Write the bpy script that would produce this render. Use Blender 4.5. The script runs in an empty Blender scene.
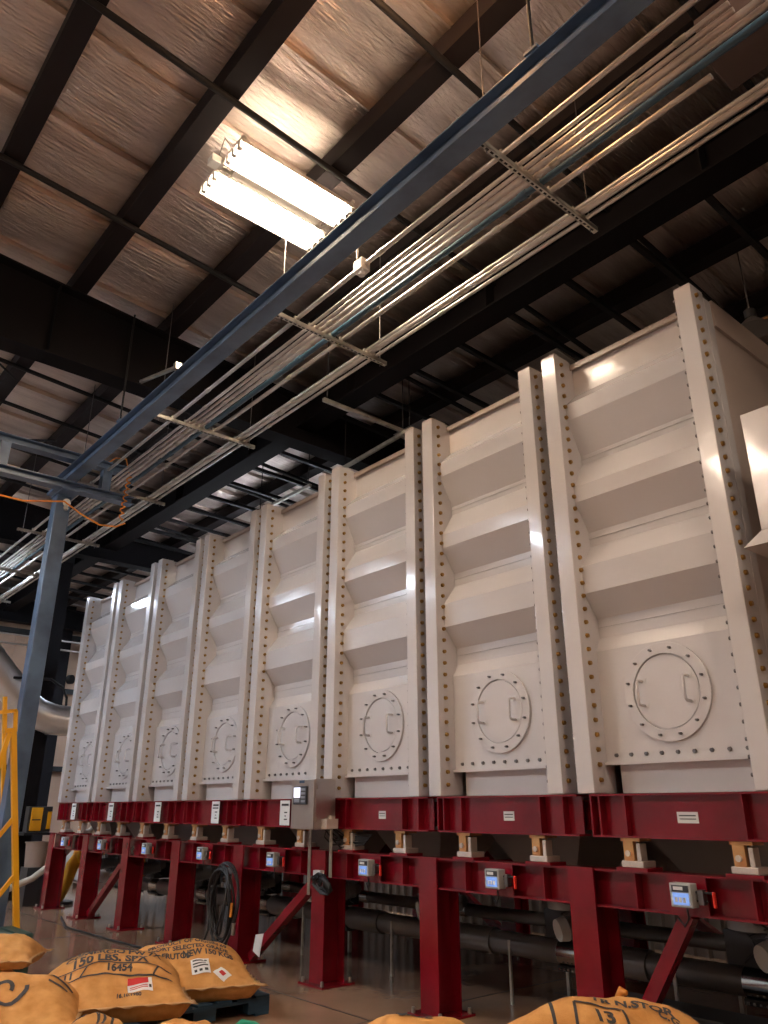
import bpy, math, random
from mathutils import Vector, Matrix, noise
random.seed(7)
PI = math.pi
sc = bpy.context.scene
col = sc.collection

# ---------------------------------------------------------------- camera
cam_d = bpy.data.cameras.new('camera'); cam = bpy.data.objects.new('camera', cam_d); col.objects.link(cam)
cam.location = (0, 0, 1.6)
cam.rotation_euler = (math.radians(90 + 21.2), 0, math.radians(49.6))
cam_d.sensor_fit = 'VERTICAL'; cam_d.sensor_height = 36.0; cam_d.lens = 765 / 1024 * 36.0
cam_d.clip_end = 200
sc.camera = cam

# ---------------------------------------------------------------- world, exposure
w = bpy.data.worlds.new('world'); sc.world = w; w.use_nodes = True
w.node_tree.nodes['Background'].inputs[0].default_value = (0.9, 0.92, 1.0, 1)
w.node_tree.nodes['Background'].inputs[1].default_value = 0.03
sc.view_settings.view_transform = 'Standard'; sc.view_settings.look = 'None'
sc.view_settings.gamma = 1; sc.view_settings.use_curve_mapping = False
sc.view_settings.exposure = 1.3
LAMP_COOL = 44.0     # emission of the tubes of the cool fixtures
LAMP_WARM = 23.0     # emission of the tubes of the warm fixtures
# (x, y, z, warm, along_y) of the ceiling fixtures; the first one is the one in view
FIXTURES = [(-5.2, 3.05, 7.2, 2, True),
            (-9.7, -2.6, 7.2, 0, True), (-14.2, -2.6, 7.2, 0, True), (-5.2, -2.6, 7.2, 1, True),
            (-0.7, -2.6, 7.2, 1, True), (0.7, 3.0, 6.9, 1, True), (-18.6, -2.6, 7.2, 0, True),
            (-20.0, 2.6, 6.9, 0, True), (-13.2, 8.2, 6.5, 0, True), (-19.5, 8.3, 6.3, 0, True), (-5.5, 8.8, 4.3, 3, True), (-11.5, 8.8, 4.3, 3, True)]  # last two are added, hidden behind the bins to brighten the space beneath

# ---------------------------------------------------------------- materials
def mat(name, c, rough=.5, metal=0., bump=None, var=None, coat=0., emit=None, spec=None):
    """bump=(scale, strength, dist, stretch)  var=(colour2, scale, lo, hi, stretch)"""
    m = bpy.data.materials.new(name); m.use_nodes = True
    nt = m.node_tree; b = nt.nodes['Principled BSDF']
    b.inputs['Base Color'].default_value = (*c, 1); b.inputs['Roughness'].default_value = rough
    b.inputs['Metallic'].default_value = metal
    if coat: b.inputs['Coat Weight'].default_value = coat; b.inputs['Coat Roughness'].default_value = .08
    if spec is not None: b.inputs['Specular IOR Level'].default_value = spec
    if emit:
        b.inputs['Emission Color'].default_value = (*emit[0], 1); b.inputs['Emission Strength'].default_value = emit[1]
    def nz(scale, stretch, detail=4):
        tc = nt.nodes.new('ShaderNodeTexCoord'); mp = nt.nodes.new('ShaderNodeMapping'); n = nt.nodes.new('ShaderNodeTexNoise')
        nt.links.new(tc.outputs['Object'], mp.inputs[0]); nt.links.new(mp.outputs[0], n.inputs['Vector'])
        mp.inputs['Scale'].default_value = stretch; n.inputs['Scale'].default_value = scale; n.inputs['Detail'].default_value = detail
        return n
    if bump:
        n = nz(bump[0], bump[3] if len(bump) > 3 else (1, 1, 1))
        bn = nt.nodes.new('ShaderNodeBump'); bn.inputs['Strength'].default_value = bump[1]; bn.inputs['Distance'].default_value = bump[2]
        nt.links.new(n.outputs[0], bn.inputs['Height']); nt.links.new(bn.outputs[0], b.inputs['Normal'])
    if var:
        n = nz(var[1], var[4] if len(var) > 4 else (1, 1, 1), 6)
        mr = nt.nodes.new('ShaderNodeMapRange'); mr.inputs['From Min'].default_value = var[2]; mr.inputs['From Max'].default_value = var[3]
        mx = nt.nodes.new('ShaderNodeMix'); mx.data_type = 'RGBA'
        nt.links.new(n.outputs[0], mr.inputs[0]); nt.links.new(mr.outputs[0], mx.inputs['Factor'])
        mx.inputs['A'].default_value = (*c, 1); mx.inputs['B'].default_value = (*var[0], 1)
        nt.links.new(mx.outputs['Result'], b.inputs['Base Color'])
    return m

M = {}
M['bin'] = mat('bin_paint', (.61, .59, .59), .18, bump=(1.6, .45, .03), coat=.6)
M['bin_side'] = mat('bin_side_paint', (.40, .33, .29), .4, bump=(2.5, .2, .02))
M['bolt'] = mat('brass_bolt', (.33, .19, .05), .35, .9)
M['boltdark'] = mat('steel_bolt', (.18, .17, .17), .4, .9)
M['red'] = mat('red_paint', (.22, .003, .012), .25, bump=(6, .15, .01), var=((.15, .002, .008), 3, .4, .7), coat=.2)
M['foil'] = mat('insulation_foil', (.74, .66, .60), .30, .92, bump=(16, 1.0, .03, (2.2, .25, 1)), var=((.50, .42, .39), 1.7, .35, .7, (2.5, .2, 1)))
M['deck'] = mat('roof_deck', (.03, .03, .032), .8)
M['purlin'] = mat('purlin_paint', (.010, .007, .008), .7, spec=.25)
M['girder'] = mat('girder_paint', (.006, .005, .006), .8, spec=.15)
M['bar'] = mat('black_bar', (.010, .010, .011), .6, spec=.3)
M['blue'] = mat('blue_paint', (.095, .155, .25), .32, bump=(5, .15, .01), var=((.05, .08, .14), 2.5, .4, .7))
M['conduit'] = mat('galvanised_conduit', (.62, .58, .55), .3, .85, var=((.45, .42, .40), 3, .4, .7))
M['bluepipe'] = mat('blue_pipe', (.045, .10, .155), .35, .1)
M['strut'] = mat('galvanised_strut', (.55, .53, .47), .38, .8, var=((.35, .33, .29), 12, .4, .7))
M['hole'] = mat('slot_black', (.02, .02, .02), .9)
M['white'] = mat('white_enamel', (.8, .8, .78), .4)
M['steel'] = mat('stainless', (.52, .47, .43), .3, .9, bump=(30, .1, .005, (1, 1, .05)))
M['duct'] = mat('duct_steel', (.55, .53, .52), .28, .9, bump=(3, .3, .02))
M['concrete'] = mat('polished_concrete', (.38, .235, .15), .15, bump=(14, .08, .01), var=((.19, .12, .085), .6, .35, .68), spec=.6)
M['wall'] = mat('tan_wall', (.40, .26, .18), .8, var=((.30, .19, .13), .8, .4, .7))
M['wallgrey'] = mat('ribbed_wall_steel', (.20, .185, .175), .55)
M['wallfront'] = mat('painted_block', (.45, .40, .36), .8)
M['hopper'] = mat('hopper_paint', (.24, .225, .215), .4, .1)
M['tube'] = mat('black_tube', (.17, .16, .155), .3, .3, bump=(4, .1, .01))
M['band'] = mat('polished_band', (.6, .6, .6), .2, 1.)
M['dark'] = mat('dark_machine', (.03, .03, .032), .5, .2)
M['motor'] = mat('motor_grey', (.12, .125, .13), .4, .3)
M['zinc'] = mat('zinc_yellow', (.62, .36, .15), .35, .5, var=((.66, .28, .12), 10, .4, .65))
M['cell'] = mat('cell_pale', (.62, .56, .50), .45, .3)
M['paper'] = mat('paper', (.78, .78, .76), .8)
M['ink'] = mat('ink', (.05, .045, .045), .8)
M['inkred'] = mat('ink_red', (.55, .02, .02), .7)
M['screen'] = mat('lcd_blue', (.10, .18, .40), .2, emit=((.25, .42, .9), .28))
M['screenw'] = mat('lcd_white', (.6, .6, .7), .2, emit=((.85, .85, 1), .55))
M['case'] = mat('grey_case', (.42, .43, .42), .4)
M['keys'] = mat('keypad_black', (.03, .032, .04), .4)
M['keyg'] = mat('key_grey', (.25, .27, .3), .5)
M['handle'] = mat('red_handle', (.75, .03, .015), .4)
M['yellow'] = mat('yellow_paint', (.80, .38, .01), .4)
M['orangecord'] = mat('orange_cord', (.85, .30, .04), .5)
M['rubber'] = mat('black_rubber', (.015, .015, .016), .45)
M['burlap'] = mat('burlap', (.66, .33, .10), .9, bump=(140, .6, .004), var=((.50, .22, .05), 9, .35, .65))
M['burlapseam'] = mat('burlap_seam', (.60, .36, .17), .95, bump=(90, .8, .006))
M['palletblue'] = mat('blue_pallet', (.02, .07, .13), .6, bump=(9, .5, .01, (1, .2, 1)), var=((.01, .03, .05), 7, .4, .65, (1, .2, 1)))
M['palletgreen'] = mat('green_pallet', (.02, .06, .05), .5)
M['greencloth'] = mat('green_cloth', (.02, .30, .18), .7)
M['bucket'] = mat('brown_bin', (.28, .20, .16), .6)
M['whitehose'] = mat('pale_hose', (.55, .50, .42), .4)
M['pullbox'] = mat('brown_box', (.07, .045, .04), .6)
M['wrap'] = mat('stretch_wrap', (.55, .53, .52), .3)
M['chain'] = mat('wire', (.3, .28, .26), .4, .8)
M['body'] = mat('fixture_body', (.65, .62, .58), .4)
def tube_mat(name, c, s): return mat(name, (.9, .9, .9), .4, emit=(c, s))
M['tube_cool'] = tube_mat('lamp_tube_cool', (.72, .84, 1.0), LAMP_COOL)
M['tube_warm'] = tube_mat('lamp_tube_warm', (1.0, .80, .63), LAMP_WARM)
M['tube_dim'] = tube_mat('lamp_tube_dim', (1.0, .88, .76), 5.0)
M['amber'] = tube_mat('lamp_bulb_foil_tint', (1.0, .52, .25), 50.0)  # glow of the added out-of-view bulb that tints the foil
M['tube_main'] = tube_mat('lamp_tube_main', (1.0, .80, .60), LAMP_WARM)

# ---------------------------------------------------------------- mesh builder
class MB:
    def __init__(s): s.v = []; s.f = []; s.mi = []; s.ms = []; s.cur = 0; s.sm = []; s.smooth = False
    def use(s, m):
        m = M[m]
        if m not in s.ms: s.ms.append(m)
        s.cur = s.ms.index(m); return s
    def add(s, vs, fs, smooth=None):
        o = len(s.v); s.v += [tuple(p) for p in vs]
        for f in fs: s.f.append([i + o for i in f]); s.mi.append(s.cur); s.sm.append(s.smooth if smooth is None else smooth)
        return s
    def box(s, x0, x1, y0, y1, z0, z1):
        vs = [(x, y, z) for z in (z0, z1) for y in (y0, y1) for x in (x0, x1)]
        return s.add(vs, [(0, 2, 3, 1), (4, 5, 7, 6), (0, 1, 5, 4), (2, 6, 7, 3), (0, 4, 6, 2), (1, 3, 7, 5)], False)
    def obox(s, a, b, w, h, up=(0, 0, 1)):
        a = Vector(a); b = Vector(b); d = (b - a).normalized(); r = d.cross(Vector(up))
        if r.length < 1e-4: r = Vector((1, 0, 0))
        r.normalize(); u = r.cross(d)
        vs = [p + r * sx * w / 2 + u * sy * h / 2 for p in (a, b) for sx, sy in ((-1, -1), (1, -1), (1, 1), (-1, 1))]
        return s.add(vs, [(0, 1, 2, 3), (7, 6, 5, 4), (0, 4, 5, 1), (1, 5, 6, 2), (2, 6, 7, 3), (3, 7, 4, 0)], False)
    def tube(s, pts, r, n=8, cap=True, rs=None):
        pts = [Vector(p) for p in pts]; rings = []; prev = None
        for i, p in enumerate(pts):
            d = (pts[min(i + 1, len(pts) - 1)] - pts[max(i - 1, 0)]).normalized()
            if prev is None:
                r0 = d.cross(Vector((0, 0, 1)))
                if r0.length < 1e-3: r0 = d.cross(Vector((0, 1, 0)))
            else: r0 = prev - d * prev.dot(d)
            r0.normalize(); prev = r0; u = d.cross(r0); rr = rs[i] if rs else r
            rings.append([p + (r0 * math.cos(2 * PI * k / n) + u * math.sin(2 * PI * k / n)) * rr for k in range(n)])
        vs = [v for q in rings for v in q]; fs = []
        for i in range(len(pts) - 1):
            for k in range(n): fs.append((i * n + k, i * n + (k + 1) % n, (i + 1) * n + (k + 1) % n, (i + 1) * n + k))
        s.add(vs, fs, True)
        if cap:
            s.add(rings[0], [tuple(range(n))[::-1]], False); s.add(rings[-1], [tuple(range(n))], False)
        return s
    def cyl(s, a, b, r, n=12, r2=None): return s.tube([a, b], r, n, True, [r, r if r2 is None else r2])
    def grid(s, nu, nv, fn, smooth=True, closed=False):
        vs = [fn(i / (nu - 1), j / (nv - 1)) for j in range(nv) for i in range(nu)]
        fs = [(j * nu + i, j * nu + i + 1, (j + 1) * nu + i + 1, (j + 1) * nu + i) for j in range(nv - 1) for i in range(nu - 1)]
        return s.add(vs, fs, smooth)
    def prism(s, prof, axis, a, b, smooth=False, cap=True):
        """profile of 2-D points swept along axis from a to b ('x': prof is (y,z); 'y': (x,z); 'z': (x,y))"""
        def P(p, t): return {'x': (t, p[0], p[1]), 'y': (p[0], t, p[1]), 'z': (p[0], p[1], t)}[axis]
        n = len(prof); vs = [P(p, a) for p in prof] + [P(p, b) for p in prof]
        fs = [(i, (i + 1) % n, n + (i + 1) % n, n + i) for i in range(n)]
        if cap: fs += [tuple(range(n))[::-1], tuple(range(n, 2 * n))]
        return s.add(vs, fs, smooth)
    def hexbolt(s, p, n, r, h):
        p = Vector(p); n = Vector(n).normalized(); return s.tube([p - n * .002, p + n * h], r, 6, True, [r, r * .8])
    def build(s, name, m=None, parent=None, loc=None, bevel=0, stuff=False):
        me = bpy.data.meshes.new(name); o3 = Vector(loc) if loc else Vector((0, 0, 0))
        me.from_pydata([tuple(Vector(v) - o3) for v in s.v], [], s.f)
        if m: s_ms = [M[m]] if isinstance(m, str) else m
        else: s_ms = s.ms
        for q in s_ms: me.materials.append(q)
        if not m: me.polygons.foreach_set('material_index', s.mi)
        me.polygons.foreach_set('use_smooth', s.sm); me.update()
        o = bpy.data.objects.new(name, me); o.location = o3; col.objects.link(o)
        if parent:
            o.parent = parent; o.location = o3 - Vector(wloc(parent)) if loc else -Vector(wloc(parent))
        if bevel:
            bv = o.modifiers.new('bevel', 'BEVEL'); bv.width = bevel; bv.segments = 2; bv.limit_method = 'ANGLE'; bv.angle_limit = .6
        if stuff: o['kind'] = 'stuff'
        return o
def wloc(o):
    p = Vector(o.location)
    while o.parent: o = o.parent; p += Vector(o.location)
    return p
def tag(o, label=None, cat=None, group=None, kind=None):
    if label: o['label'] = label
    if cat: o['category'] = cat
    if group: o['group'] = group
    if kind: o['kind'] = kind
    return o
def thing(name, loc, label, cat, group=None):
    o = bpy.data.objects.new(name, None); col.objects.link(o); o.location = loc; o.empty_display_size = .1
    return tag(o, label, cat, group)
def setting(name, loc=(0, 0, 0)):
    o = bpy.data.objects.new(name, None); col.objects.link(o); o.location = loc; o['kind'] = 'structure'; return o
def copy_tree(o, parent=None):
    c = o.copy(); col.objects.link(c)
    if parent: c.parent = parent
    for ch in list(o.children): copy_tree(ch, c)
    return c
ORD = ['rightmost', 'second from right', 'third from right', 'fourth from right', 'fifth from right', 'sixth from right', 'seventh from right', 'leftmost']

# ---------------------------------------------------------------- constants of the place
P = 1.61                                   # bin pitch
BR = -2.225                                 # right edge of the nearest bin
BW = 1.475
YF = 5.05                                  # front plane of the bins
YB = 8.15
def roofz(y): return 7.62 - .075 * (y - 2)   # underside of the purlins
XL, XR, YN, YW = -24.0, 4.2, -6.0, 9.4

# ================================================================ SETTING
o = MB().box(XL - 1, XR + 1, YN - 1, YW + 1, -.2, 0).build('floor', 'concrete'); o['kind'] = 'structure'
fl = o
# shallow saw-cut joints laid as dark strips of sealant, slightly proud
for a, b in (((-24, 4.62), (4, 4.62)), ((-24, 1.6), (4, 1.6)), ((-11.6, -6), (-11.6, 9.3)), ((-17.5, -6), (-17.5, 9.3)), ((-5.6, -6), (-5.6, 9.3)), ((.4, -6), (.4, 9.3))):
    MB().obox((*a, .0005), (*b, .0005), .012, .003).build('floor_joint', 'rubber', fl)

wl = MB().box(XL - .2, XL, YN, YW + 6, 0, 8.6).build('wall_left', 'wall'); wl['kind'] = 'structure'
for i in range(12):          # girts and panel seams on the end wall
    y = -5.5 + i * 1.3
    MB().box(XL, XL + .025, y, y + .05, 0, 8).build('wall_batten', 'wall', wl)
for z in (2.6, 4.8, 6.4):
    MB().box(XL, XL + .16, YN, YW, z, z + .14).build('wall_girt', 'bar', wl)
for y in (-1.5, 3.2, 7.4):
    MB().box(XL, XL + .32, y, y + .32, 0, 7.4).build('wall_column', 'girder', wl)
wb = setting('wall_back')
def rib_panel(x0, x1):
    pr = []; x = x0
    n = 5; p = (x1 - x0) / n
    for i in range(n):
        a = x0 + i * p
        pr += [(a, YW), (a + p * .55, YW), (a + p * .65, YW - .045), (a + p * .9, YW - .045)]
    pr += [(x1, YW), (x1, YW + .05), (x0, YW + .05)]
    return MB().prism(pr, 'z', 0, 7.6)
x = XL
while x < XR:
    rib_panel(x, x + .93).build('wall_panel', 'wallgrey', wb); x += .94
for nm, b in (('wall_front', (XL, XR, YN - .2, YN, 0, 8.8)), ('wall_right', (XR, XR + .2, YN, YW + .2, 0, 8.8))):
    o = MB().box(*b).build(nm, 'wallfront'); o['kind'] = 'structure'

# ---- ceiling
ceil = setting('ceiling')
mb = MB(); T = .24
mb.add([(XL, YN, roofz(YN) + T + .12), (XR, YN, roofz(YN) + T + .12), (XR, YW, roofz(YW) + T + .12), (XL, YW, roofz(YW) + T + .12),
        (XL, YN, roofz(YN) + T + .22), (XR, YN, roofz(YN) + T + .22), (XR, YW, roofz(YW) + T + .22), (XL, YW, roofz(YW) + T + .22)],
       [(0, 1, 2, 3), (7, 6, 5, 4), (0, 4, 5, 1), (1, 5, 6, 2), (2, 6, 7, 3), (3, 7, 4, 0)])
mb.build('roof_deck', 'deck', ceil)
PY = [.98 + 1.24 * n for n in range(-5, 7)]
S = 1.08; x = -3.1 + S * 6
def foil(x0, x1):
    nu = 13; ny = 90
    def fn(u, v):
        X = x0 + (x1 - x0) * u; Y = YN + (YW - YN) * v
        k = ((Y - .98) / 1.24) % 1.0
        sag = .045 * math.sin(PI * k) ** .5
        edge = -.05 * (abs(2 * u - 1) ** 6)          # the seam tucks up
        n = noise.noise(Vector((X * .5, Y * .5, 3.1))) * .03 + noise.noise(Vector((X * 7, Y * .7, 1))) * .010
        return (X, Y, roofz(Y) + T + .06 - sag - edge + n - .02)
    return MB().grid(nu, ny, fn)
i = 0
while x - S > XL:
    foil(x - S + .006, x - .006).build('insulation_panel', 'foil', ceil)
    MB().prism([(x - S - .012, -.02), (x - S + .012, -.02), (x - S + .012, .05), (x - S - .012, .05)], 'y', 0, 1).v
    a = (x - S, YN, roofz(YN) + T + .03); b = (x - S, YW, roofz(YW) + T + .03)
    MB().obox(a, b, .018, .09).build('insulation_seam', 'foil', ceil)
    x -= S
for y in PY:                                   # Z purlins: web, two flanges, lip
    z = roofz(y); mb = MB()
    mb.prism([(y - .10, z), (y + .10, z), (y + .10, z + .015), (y + .012, z + .015), (y + .012, z + T), (y - .012, z + T), (y - .012, z + .015), (y - .085, z + .015), (y - .085, z + .05), (y - .10, z + .05)], 'x', XL, XR)
    mb.box(XL, XR, y - .012, y + .14, z + T - .015, z + T)
    mb.box(XL, XR, y - .09, y - .07, z + .02, z + T)       # lapped second section
    mb.build('purlin', 'purlin', ceil)
for x in (-1.6, -3.2, -4.76, -6.9, -10.7, -11.9, -13.4, -14.9, -17.6, -19.4, -21.2):
    MB().tube([(x, YN, roofz(YN) - .05), (x, YW, roofz(YW) - .05)], .032, 8).build('sag_bar', 'bar', ceil)
for gx in (-8.6, -16.05, -23.45):              # rafters across the hall
    mb = MB()
    ys = [YN, 2, YW]; zb = [6.45, 6.62, 6.62]
    for k in range(2):
        y0, y1 = ys[k], ys[k + 1]
        def quad(dx0, dx1, f0, f1):
            vs = [(gx + dx0, y0, f0(y0, zb[k])), (gx + dx1, y0, f0(y0, zb[k])), (gx + dx1, y1, f0(y1, zb[k + 1])), (gx + dx0, y1, f0(y1, zb[k + 1])),
                  (gx + dx0, y0, f1(y0, zb[k])), (gx + dx1, y0, f1(y0, zb[k])), (gx + dx1, y1, f1(y1, zb[k + 1])), (gx + dx0, y1, f1(y1, zb[k + 1]))]
            mb.add(vs, [(0, 3, 2, 1), (4, 5, 6, 7), (0, 1, 5, 4), (2, 3, 7, 6), (0, 4, 7, 3), (1, 2, 6, 5)])
        quad(-.15, .15, lambda y, z: z, lambda y, z: z + .025)
        quad(-.012, .012, lambda y, z: z + .02, lambda y, z: roofz(y))
        quad(-.15, .15, lambda y, z: roofz(y) - .025, lambda y, z: roofz(y))
    for y in (-4, -1, 2, 5, 8): mb.box(gx - .14, gx + .14, y, y + .015, 6.62, roofz(y))
    mb.build('rafter', 'girder', ceil)
gy = 5.75                                      # long girder over the front of the bins
mb = MB().box(XL, XR, gy - .16, gy + .16, 6.9, 6.93).box(XL, XR, gy - .012, gy + .012, 6.93, roofz(gy)).box(XL, XR, gy - .16, gy + .16, roofz(gy) - .03, roofz(gy))
for k in range(10): mb.box(XL + 1 + k * 2.6, XL + 1.02 + k * 2.6, gy - .15, gy + .15, 6.93, roofz(gy))
mb.build('girder', 'girder', ceil)
x = -1.55
while x > -22:                                  # bar joists beyond the girder
    mb = MB().obox((x, gy + .15, 7.12), (x, YW, 7.02), .06, .06)
    mb.build('joist', 'bar', ceil); x -= .83
MB().obox((-14.9, .2, 7.42), (-12.4, 3.3, 7.38), .03, .03).build('cross_brace', 'bar', ceil)
MB().obox((-8.3, -.6, 7.60), (-10.9, 2.2, 7.45), .02, .02).build('cross_brace', 'bar', ceil)
MB().obox((-11.0, .4, 7.60), (-8.75, 1.6, 7.5), .02, .02).build('cross_brace', 'bar', ceil)

# ================================================================ LIGHT FIXTURES
def fixture(x, y, z, kind, label, detail=True):
    t = thing('ceiling_light', (x, y, z), label, 'light fixture', 'ceiling lights' if kind != 2 else None)
    tm = ['tube_cool', 'tube_warm', 'tube_main', 'tube_dim'][kind]
    for sx in (-.235, .235):
        w_ = .17; h = MB()
        pr = [(sx - w_, 0), (sx - w_ * .8, .07), (sx + w_ * .8, .07), (sx + w_, 0), (sx + w_ + .01, 0), (sx + w_ * .82, .085), (sx - w_ * .82, .085), (sx - w_ - .01, 0)]
        if kind == 2:      # open-topped reflector: two sloping wings with an uplight slot between
            for q in (-1, 1): h.prism([(x + sx + q * a, z + b) for a, b in ((w_, 0), (w_ * .8, .07), (w_ * .10, .07), (w_ * .10, .085), (w_ * .82, .085), (w_ + .01, 0))], 'y', y - .64, y + .64)
        else: h.prism([(x + a, z + b) for a, b in pr], 'y', y - .64, y + .64)
        h.build('reflector', 'body', t)
        for k in range(3):
            xx = x + sx + (k - 1) * .105
            MB().cyl((xx, y - .60, z + .01), (xx, y + .60, z + .01), .038 if kind == 2 else .05, 10).build('lamp_tube', tm, t)
            if kind == 2:
                for yy in (y - .625, y + .625):
                    MB().box(xx - .022, xx + .022, yy - .02, yy + .02, z - .03, z + .05).build('lamp_holder', 'body', t)
    MB().box(x - .07, x + .07, y - .5, y + .5, z + .03, z + .11).build('ballast_box', 'body', t)
    for yy in (y - .62, y + .62):
        MB().box(x - .42, x + .42, yy - .015, yy + .015, z + .06, z + .09).build('end_bar', 'body', t)
        zt = roofz(yy); 
        MB().tube([(x - .2, yy, z + .08), (x, yy, zt), (x + .2, yy, z + .08)], .006, 5).build('hanger_wire', 'chain', t)
    MB().box(x - .05, x + .05, y - .75, y - .66, z, z + .08).build('sensor', 'white', t)
    return t
labs = ['hanging twin fluorescent fixture glowing warm white above the blue runway beam']
for i, f in enumerate(FIXTURES):
    t = fixture(f[0], f[1], f[2], f[3], labs[0] if i == 0 else 'unseen twin fluorescent fixture lighting the hall from ' + ['', 'the far front row', 'the farther front row', 'the middle of the front row', 'the near end of the front row', 'overhead at the right', 'the farthest front row', 'the far left end', 'behind the bins at left', 'the far left corner', 'the aisle behind the near bins, added to brighten beneath them', 'the aisle behind the far bins, added to brighten beneath them'][i])

t = thing('foil_tint_lamp', (-2.7, 2.5, 7.1), 'unseen bare sodium bulb added above the frame to tint the ceiling foil orange', 'lamp')  # added bulb out of view, only there to warm the foil near the fixture
MB().grid(17, 9, lambda a, b: (-2.7 + .11 * math.cos(2 * PI * a) * math.sin(PI * b), 2.5 + .11 * math.sin(2 * PI * a) * math.sin(PI * b), 7.1 - .13 * math.cos(PI * b))).build('bulb', 'amber', t)
MB().cyl((-2.7, 2.5, 7.22), (-2.7, 2.5, 7.36), .05, 12).build('socket', 'dark', t)
MB().tube([(-2.7, 2.5, 7.36), (-2.7, 2.5, roofz(2.5) + .1)], .008, 6).build('cord', 'rubber', t)

# ================================================================ BINS
XF0, XF1 = -2.365, -3.545        # inner edges of the posts of bin 0 (front panel between)
PROF = [(1.925, .20), (2.77, .20), (2.88, .265), (3.04, .265), (3.23, .11), (3.46, .11), (3.66, .265), (3.79, .265), (4.03, .11), (4.17, .11), (4.42, .265), (4.51, .265), (4.81, .11), (4.97, .11), (5.12, .265), (5.42, .265)]
def make_bin():
    r = BR; l = BR - BW; y = YF
    t = thing('storage_bin', ((r + l) / 2, (YF + YB) / 2, 1.70), '', 'bin', 'row of white storage bins')
    z0, z1 = 1.705, 5.46
    # front corner posts: hollow, with a chamfered outer top
    for sgn, xo, xi in ((1, r, r - .14), (-1, l, l + .15)):
        mb = MB(); d = .205; th = .02; di = .29; dl, dr_ = (di, .205) if sgn > 0 else (.205, di)
        xs = sorted((xo, xi)); 
        mb.prism([(xs[0], y), (xs[1], y), (xs[1], y + dr_), (xs[1] - th, y + dr_), (xs[1] - th, y + th), (xs[0] + th, y + th), (xs[0] + th, y + dl), (xs[0], y + dl)], 'z', z0, z1)
        mb.box(xs[0], xs[1], y, y + d, z1, z1 + .012)
        # return flange that laps the front panel / side panel
        if sgn > 0: mb.box(r - .02, r + .0, y + d, y + d + .11, z0, z1 - .03)
        mb.build('corner_post', 'bin', t, bevel=.006)
    # bolts
    b = MB(); bd = MB(); n = 34
    for k in range(n):
        z = 1.80 + k * (5.38 - 1.80) / (n - 1)
        b.hexbolt((l + .15, y + .09, z), (1, 0, 0), .021, .020)
        b.hexbolt((r, y + .075, z), (1, 0, 0), .021, .020)
        bd.hexbolt((r - .14, y + .03, z), (-1, 0, 0), .017, .020)
        bd.hexbolt((l, y + .03, z), (-1, 0, 0), .017, .020)
    b.build('side_bolts', 'bolt', t, stuff=True); bd.build('edge_bolts', 'boltdark', t, stuff=True)
    # corrugated front sheet
    pr = [(y + q, z) for z, q in PROF] + [(y + q + .012, z) for z, q in PROF[::-1]]
    mb = MB().prism(pr, 'x', l + .13, r - .12, cap=False)
    mb.build('front_panel', 'bin', t)
    for z in (2.97, 3.73, 4.47): 
        MB().box(l + .13, r - .12, y + .258, y + .266, z, z + .006).build('weld_bead', 'bin', t)
    MB().box(l + .15, r - .14, y + .225, y + .30, 5.415, 5.43).box(l + .15, r - .14, y + .225, y + .235, 5.375, 5.43).build('top_rail', 'bin_side', t)
    # bottom of the front sheet: apron flange with bolts, skirt plate
    MB().box(l + .15, r - .14, y + .165, y + .29, 1.905, 1.93).build('apron', 'bin', t)
    bb = MB()
    for k in range(9):
        x = l + .24 + k * (BW - .14 - .15 - .18) / 8
        bb.hexbolt((x, y + .20, 1.975), (0, -1, 0), .017, .016)
    bb.build('apron_bolts', 'boltdark', t, stuff=True)
    MB().box(l + .235, r - .185, y + .235, y + .25, 1.705, 1.91).build('skirt_plate', 'bin', t, bevel=.004)
    # hatch
    cx = (l + r) / 2 - .02; cz = 2.40; R = .325
    def ring(r0, r1, d0, d1, n=40):
        mb = MB(); vs = []
        for k in range(n):
            a = 2 * PI * k / n
            for rr, dd in ((r0, d0), (r0, d1), (r1, d1), (r1, d0)): vs.append((cx + rr * math.cos(a), y + .20 - dd, cz + rr * math.sin(a) * 1.03))
        fs = []
        for k in range(n):
            for q in range(4): fs.append((k * 4 + q, ((k + 1) % n) * 4 + q, ((k + 1) % n) * 4 + (q + 1) % 4, k * 4 + (q + 1) % 4))
        return mb.add(vs, fs)
    hf = ring(.265, .345, 0, .022).build('hatch_frame', 'bin', t, bevel=.003)
    mb = MB(); n = 40
    mb.add([(cx + .257 * math.cos(2 * PI * k / n), y + .186, cz + .262 * math.sin(2 * PI * k / n)) for k in range(n)] +
           [(cx + .257 * math.cos(2 * PI * k / n), y + .20, cz + .262 * math.sin(2 * PI * k / n)) for k in range(n)],
           [tuple(range(n))] + [(k, n + k, n + (k + 1) % n, (k + 1) % n) for k in range(n)])
    hc = mb.build('hatch_cover', 'bin', t)
    for dx in (-.185, .185):
        h = MB().tube([(cx + dx, y + .19, cz - .09), (cx + dx, y + .125, cz - .088), (cx + dx, y + .105, cz - .07), (cx + dx, y + .105, cz + .07), (cx + dx, y + .125, cz + .088), (cx + dx, y + .19, cz + .09)], .011, 8)
        h.box(cx + dx - .03, cx + dx + .03, y + .183, y + .19, cz - .11, cz - .075).box(cx + dx - .03, cx + dx + .03, y + .183, y + .19, cz + .075, cz + .11)
        h.build('hatch_handle', 'bin', hc)
    hb = MB()
    for k in range(12):
        a = 2 * PI * (k + .5) / 12
        hb.hexbolt((cx + .305 * math.cos(a), y + .178, cz + .315 * math.sin(a)), (0, -1, 0), .011, .03)
    hb.build('hatch_bolts', 'boltdark', hf, stuff=True)
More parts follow.
